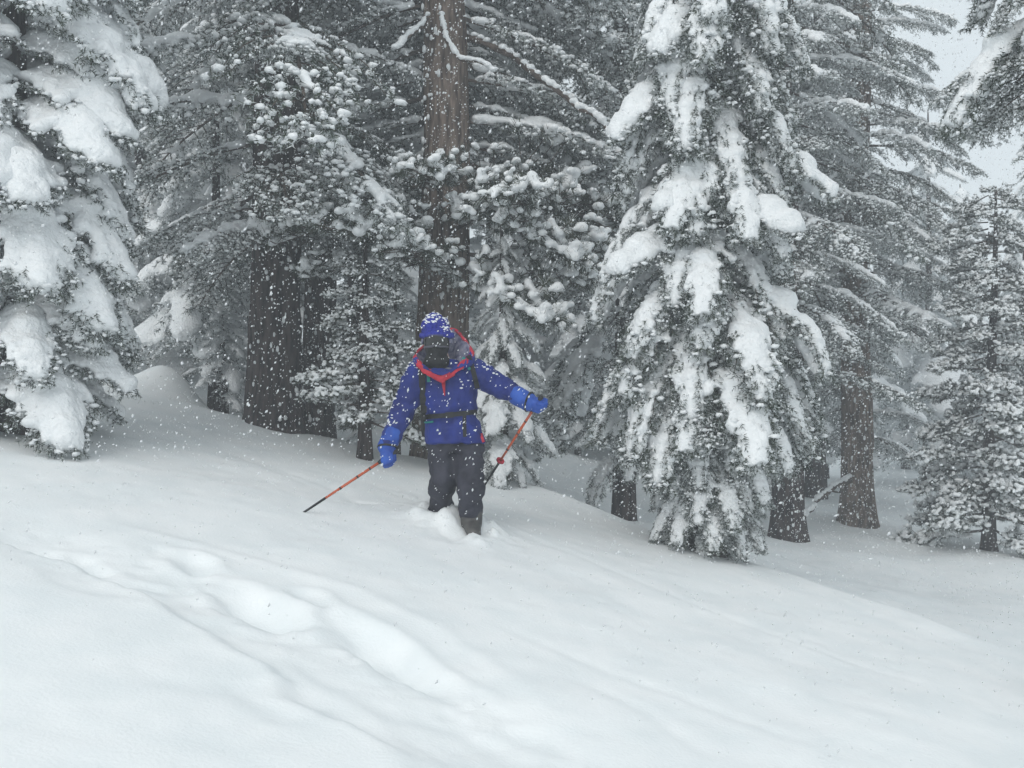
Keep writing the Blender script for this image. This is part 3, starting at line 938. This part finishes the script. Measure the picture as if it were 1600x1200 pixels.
def draped(uv, width, off=.006, n=14, thick=.006):
    uv = np.array(uv, float); t = np.linspace(0, 1, len(uv)); tt = np.linspace(0, 1, n)
    P = np.array([on_front(np.interp(k, t, uv[:, 0]), np.interp(k, t, uv[:, 1]), off) for k in tt])
    P[1:-1, 1] = np.minimum(P[1:-1, 1], (P[:-2, 1] + P[2:, 1]) / 2)
    return ribbon(P, width, thick)

# red placket below the collar
V, F = draped([(693, 583), (695, 596), (697, 618)], np.linspace(.055, .006, 10), .012, 10)
obj('zip_placket', tri_mesh('zip_placket', V, F, [CL['red']]), jk)
# cuffs of the hem (red lining showing at one corner)
V, F = draped([(752, 678), (756, 690)], .02, .006, 4)
obj('hem_lining', tri_mesh('hem_lining', V, F, [CL['red']]), jk)

# open hood / tall collar: red rim, pale lining inside, blue outside
rim_uv = [(694, 587, -.205), (676, 578, -.19), (661, 567, -.15), (652, 553, -.07), (661, 540, .07), (672, 528, .16), (690, 515, .18), (709, 513, .12), (722, 526, .02), (736, 546, -.07), (726, 562, -.14), (711, 575, -.185)]
rim = np.array([S(*q) for q in rim_uv])
def closed(P, n):
    P = np.vstack([P[-2:], P, P[:3]]); m = len(P) - 5
    out = []
    for k in np.linspace(0, m, n, endpoint=False):
        i = int(k); f = k - i
        p0, p1, p2, p3 = P[i + 1], P[i + 2], P[i + 3], P[i + 4]
        out.append(.5 * (2 * p1 + (p2 - p0) * f + (2 * p0 - 5 * p1 + 4 * p2 - p3) * f * f + (3 * p1 - p0 - 3 * p2 + p3) * f ** 3))
    return np.array(out)
RN = 64
rc = closed(rim, RN)
cen = S(694, 560, -.01)
def ring_surface(rings):
    V = np.concatenate(rings); F = []
    for i in range(len(rings) - 1):
        for j in range(RN):
            a, b = i * RN + j, i * RN + (j + 1) % RN
            F.append((a, b, b + RN, a + RN))
    return V, np.array(F)
neck = np.array([cen + ((p - cen) * (.42, .42, 0)) + (0, 0, -.06) for p in rc])
shld = np.array([S(697, 574, 0) + ((p - cen) * (1.02, .9, 0)) + (0, 0, -.01) for p in rc])
inn = [rc * (1 - k) + neck * k + np.array([0, 0, -.03 * math.sin(k * 3.14)]) for k in np.linspace(0, 1, 7)]
out_ = [rc * (1 - k) + shld * k + (rc - cen) * (.14 * math.sin(k * 3.14)) for k in np.linspace(0, 1, 7)]
V, F = ring_surface(inn); obj('hood_lining', tri_mesh('hood_lining', V, F, [CL['lining']], smooth=True), jk)
V, F = ring_surface(out_); obj('hood', wrinkle(tri_mesh('hood', V, F, [CL['jacket']], smooth=True), .012, 16, 2.2), jk)
rr = [rc + (rc - cen) * s_ + np.array([0, 0, dz_]) for s_, dz_ in ((-.03, -.004), (0, .003), (.05, -.004), (.12, -.036), (.11, -.042), (-.01, -.014))]
V, F = ring_surface(rr + [rr[0]]); obj('hood_rim', wrinkle(tri_mesh('hood_rim', V, F, [CL['red']], smooth=True), .012, 22, 4.4), jk)

# head wear
bal = remesh(*blobs([HEAD, HEAD + (0, -.035, -.055), HEAD + (0, -.105, -.015), HEAD + (0, -.02, -.12)], [(.092, .11, .125), (.075, .088, .078), (.02, .024, .03), (.095, .095, .07)], ICO2), .010, 3, 'balaclava', [CL['black']])
obj('balaclava', bal, person)
gl_c = HEAD + (0, -.055, .022)
a = np.linspace(-1.15, 1.15, 21); zz = np.linspace(-1, 1, 9)
GV = []
for z_ in zz:
    for k in a:
        wdt = .098 + .004 * math.cos(k * 2)
        GV.append(gl_c + (math.sin(k) * wdt, -math.cos(k) * .082, z_ * (.043 - .012 * math.exp(-(k / .22) ** 2) * (z_ < 0)) - (.0)))
GF_ = [(i * 21 + j, i * 21 + j + 1, (i + 1) * 21 + j + 1, (i + 1) * 21 + j) for i in range(8) for j in range(20)]
gog = obj('goggles', tri_mesh('goggles', GV, GF_, [CL['lens']], smooth=True), person)
loop = [GV[j] for j in range(21)] + [GV[i * 21 + 20] for i in range(1, 9)] + [GV[8 * 21 + j] for j in range(19, -1, -1)] + [GV[i * 21] for i in range(7, -1, -1)]
V, F = tube(np.array(loop), .008, 6)
obj('goggle_frame', tri_mesh('goggle_frame', V, F, [CL['frame']], smooth=True), gog)
a2 = np.linspace(1.0, 2 * math.pi - 1.0, 22)
V, F = ribbon([gl_c + (math.sin(k) * .112, .05 - math.cos(k) * .118, .0) for k in a2], .032, .004, (0, 0, 1))
sv_ = []
for k in a2:
    for z_ in (-.016, .016):
        sv_.append(gl_c + (math.sin(k) * .114, .045 - math.cos(k) * .122, z_))
obj('goggle_strap', tri_mesh('goggle_strap', sv_, [(2 * i, 2 * i + 2, 2 * i + 3, 2 * i + 1) for i in range(21)], [CL['lining']], smooth=True), gog)
hc = HEAD + (0, .012, .075)
hat = [blobs([hc, hc + (-.012, 0, .055), hc + (-.02, .0, .105), hc + (.0, .0, -.012)], [(.112, .128, .085), (.106, .115, .085), (.068, .075, .055), (.116, .132, .05)], ICO2)]
hatm = wrinkle(remesh(*cat_tris(hat), .009, 2, 'hat', [CL['hat']]), .010, 22, 5.5)
hat_o = obj('hat', hatm, person)
bc = HEAD + (0, .0, .068)
a3 = np.linspace(0, 2 * math.pi, 40, endpoint=False)
V, F = tube(np.array([bc + (math.cos(k) * .112, math.sin(k) * .128, .006 * math.sin(k * 3)) for k in a3] + [bc + (.112, 0, 0)]), .02, 8)
obj('hat_cuff', tri_mesh('hat_cuff', V, F, [CL['hat']], smooth=True), hat_o)
# snow caught in the fleece and on the shoulders
hb = BVHTree.FromPolygons([v.co[:] for v in hatm.vertices], [p.vertices[:] for p in hatm.polygons])
def crust(tree_, box, n, r, name, parent, seed):
    rg = np.random.default_rng(seed); C, RR = [], []
    for _ in range(n):
        p = Vector((rg.uniform(*box[0]), rg.uniform(*box[1]), 2.2))
        h = tree_.ray_cast(p, Vector((0, 0, -1)))
        if h[0] is None or h[0].z < box[2]: continue
        s = r * (.4 + rg.random())
        C.append(np.array(h[0])); RR.append((s * 1.3, s * 1.3, s * .7))
    V, F = blobs(C, RR, ICO1)
    o = obj(name, tri_mesh(name, V, F, [M['pad']], smooth=True), parent)
    o['kind'] = 'stuff'
    return o
crust(hb, ((hc[0] - .12, hc[0] + .12), (hc[1] - .13, hc[1] + .13), hc[2] - .02), 260, .0065, 'snow_crust', hat_o, 1)
crust(bvh, ((-.75, .75), (-.3, .2), .3), 700, .007, 'snow_crust', jk, 2)

# gloves gripping the pole handles
def glove(A, grip_dir, side):
    g = np.asarray(grip_dir, float); g /= np.linalg.norm(g)
    d = A['fist'] - A['wr']; d /= np.linalg.norm(d)
    d = d - g * (d @ g) * .6; d /= np.linalg.norm(d)
    s = np.cross(g, d); s /= np.linalg.norm(s)
    if s[1] > 0: s = -s                            # s points to the camera: backs of the fingers
    c = A['fist']
    fa = A['wr'] - A['el']; fa /= np.linalg.norm(fa)
    parts = [capsule(A['wr'] - fa * .085, A['wr'] + fa * .02, .074, .068), capsule(A['wr'] + fa * .02, A['wr'] + (A['fist'] - A['wr']) * .6, .070, .046),
             capsule(A['wr'], c - d * .01 + s * .012, .044, .046)]
    for k, (off, ln) in enumerate(((.036, 1.0), (.013, 1.08), (-.011, 1.0), (-.034, .85))):
        k0 = c + g * off + s * .034 + d * .012
        k1 = c + g * off * .98 + s * .026 + d * .050 * ln
        k2 = c + g * off * .95 - s * .014 + d * .058 * ln
        k3 = c + g * off * .92 - s * .032 + d * .026
        for a_, b_, r0, r1 in ((k0, k1, .017, .0165), (k1, k2, .0165, .015), (k2, k3, .015, .013)):
            parts.append(capsule(a_, b_, r0, r1, 5))
    th0 = c - d * .02 + g * .03
    th1 = c + g * .055 - s * .01 + d * .012
    th2 = c + g * .05 - s * .03 + d * .04
    parts += [capsule(th0, th1, .02, .018, 5), capsule(th1, th2, .018, .015, 5)]
    o = obj('glove', remesh(*cat_tris(parts), .0065, 2, 'glove', [CL['glove']]), person)
    # black cuff strap round the wrist
    w = A['wr'] + (A['fist'] - A['wr']) * .28
    ax_ = (A['fist'] - A['wr']); ax_ /= np.linalg.norm(ax_)
    p_ = np.cross(ax_, (0, 0, 1.0)); p_ /= np.linalg.norm(p_); q_ = np.cross(ax_, p_)
    V, F = tube(np.array([w + .07 * (math.cos(k) * p_ + math.sin(k) * q_) for k in np.linspace(0, 2 * math.pi, 21)]), .009, 6)
    obj('wrist_strap', tri_mesh('wrist_strap', V, F, [CL['black']], smooth=True), o)
    return o
TIPL = S(478, 799, -.33)
TIPR = S(752, 771, .42)
glove(LEFT, LEFT['fist'] - TIPL, -1)
glove(RIGHT, RIGHT['fist'] - TIPR, 1)

# ------------------------------------------------------------------ ski poles (held, so things of their own)
def pole(label, fist, tip, basket):
    g = fist - tip; Lg = np.linalg.norm(g); g /= Lg
    root = bpy.data.objects.new('ski_pole', None); COL.objects.link(root)
    base = Vector(SK0) + Vector(tip)
    root.location = base
    tag(root, label, 'ski pole', 'ski poles in the skier\'s hands')
    T = lambda s: g * s
    V, F = tube(np.array([T(.30 * Lg), T(.55 * Lg), T(Lg - .04)]), (.0085, .0095, .0105), 10)
    shaft = obj('shaft', tri_mesh('shaft', V, F, [CL['orange']], smooth=True), root)
    for k in (.47, .66, .80):
        V, F = tube(np.array([T(k * Lg), T(k * Lg + .012)]), .0112, 10)
        obj('band', tri_mesh('band', V, F, [CL['grip']], smooth=True), shaft)
    V, F = tube(np.array([T(0), T(.03), T(.30 * Lg + .01)]), (.003, .008, .0095), 10)
    obj('lower_shaft', tri_mesh('lower_shaft', V, F, [CL['grip']], smooth=True), root)
    V, F = tube(np.array([T(Lg - .075), T(Lg - .05), T(Lg + .05), T(Lg + .075), T(Lg + .085)]), (.012, .016, .0165, .02, .012), 12)
    obj('grip', tri_mesh('grip', V, F, [CL['grip']], smooth=True), root)
    if basket:
        p_ = np.cross(g, (0, 0, 1.0)); p_ /= np.linalg.norm(p_); q_ = np.cross(g, p_)
        P = [T(.34 * Lg) + .022 * (math.cos(k) * p_ + math.sin(k) * q_) for k in np.linspace(0, 2 * math.pi, 17)]
        V, F = tube(np.array(P), .012, 6)
        obj('adjuster', tri_mesh('adjuster', V, F, [CL['red']], smooth=True), root)
    return root
pole('orange ski pole with its tip in the snow left of the skier', LEFT['fist'], TIPL, False)
pole('orange ski pole slanting behind the skier\'s leg on the right', RIGHT['fist'], TIPR, True)

# ------------------------------------------------------------------ rucksack
pack = bpy.data.objects.new('backpack', None); COL.objects.link(pack)
pack.location = SK0 + Vector((0, .25, .62))
tag(pack, 'black backpack with teal edged straps on the skier\'s back', 'backpack')
off = np.array([0, .25, .62])
secs = [(S(698, 688, .27) - off, .17, .10), (S(697, 684, .27) - off, .205, .12), (S(697, 650, .27) - off, .212, .125), (S(696, 605, .26) - off, .205, .115), (S(696, 575, .25) - off, .18, .10), (S(696, 566, .25) - off, .13, .07)]
V, F = loft(secs, 36, 3.2)
obj('pack_bag', wrinkle(remesh(V, F, .014, 3, 'pack_bag', [CL['black']]), .012, 9, 8.8), pack)
def strap(name, uv, width, mat, o_=.008, parent=pack, n=14, thick=.007):
    V, F = draped(uv, width, o_, n, thick)
    return obj(name, tri_mesh(name, V - off, F, [mat]), parent)
s1 = strap('shoulder_strap', [(660, 566), (661, 590), (662, 620), (664, 645)], .045, CL['black'])
strap('strap_edging', [(667, 568), (671, 582), (672, 597)], .022, CL['teal'], .013, s1)
s2 = strap('shoulder_strap', [(733, 556), (739, 575), (744, 595), (746, 606)], .035, CL['black'])
strap('strap_edging', [(725, 559), (730, 567), (735, 578)], .02, CL['teal'], .014, s2)
hbt = strap('hip_belt', [(662, 652), (675, 650), (700, 648), (725, 645), (744, 643)], .034, CL['black'], .010, pack, 22, .009)
strap('buckle', [(698, 648), (710, 647)], .042, CL['grip'], .02, hbt, 4, .01)
strap('belt_tail', [(727, 648), (727, 665), (728, 681)], .026, CL['black'], .009, hbt)
strap('belt_edging', [(664, 660), (672, 659), (679, 658)], .012, CL['teal'], .012, hbt, 5)

# ------------------------------------------------------------------ falling snow
def flakes(n, xr, yr, zr, seed, name, rmin, rmax):
    rg = np.random.default_rng(seed)
    P = np.stack([rg.uniform(*xr, n), rg.uniform(*yr, n), rg.uniform(*zr, n)], 1)
    P = P[P[:, 2] > gz(P[:, 0], P[:, 1]) + .03]
    P = P[np.linalg.norm(P, axis=1) > 4.6]
    P = P[(np.abs(P[:, 0]) < .56 * P[:, 1] + 1.6) & (P[:, 2] < .42 * P[:, 1] + 1.2)]
    n = len(P)
    O = np.array([(1.1, 0, 0), (-.6, .95, 0), (-.6, -.95, 0), (0, 0, 1), (0, 0, -1)], float)
    Fo = np.array([(0, 1, 3), (1, 2, 3), (2, 0, 3), (1, 0, 4), (2, 1, 4), (0, 2, 4)])
    r = rmin + (rmax - rmin) * rg.random(n) ** 2.2
    el = 1.0 + 1.3 * rg.random(n) ** 2
    ang = R(-32) + rg.normal(size=n) * .35                     # clumps hang slantwise in the wind
    W = O[None] * r[:, None, None] * (.75 + .5 * rg.random((n, 5, 1)))
    W[:, :, 2] *= el[:, None]
    c, s = np.cos(ang)[:, None], np.sin(ang)[:, None]
    X = W[:, :, 0] * c + W[:, :, 2] * -s; Z = W[:, :, 0] * s + W[:, :, 2] * c
    V = np.stack([X, W[:, :, 1], Z], -1) + P[:, None]
    F = (Fo[None] + (np.arange(n) * 5)[:, None, None]).reshape(-1, 3)
    o = obj(name, tri_mesh(name, V.reshape(-1, 3), F, [M['flake']], smooth=True))
    tag(o, kind='stuff')
    return o
fl = flakes(240000, (-8.5, 8.5), (1.6, 14.0), (-2.6, 5.8), 5, 'falling_snow', .0022, .0068)
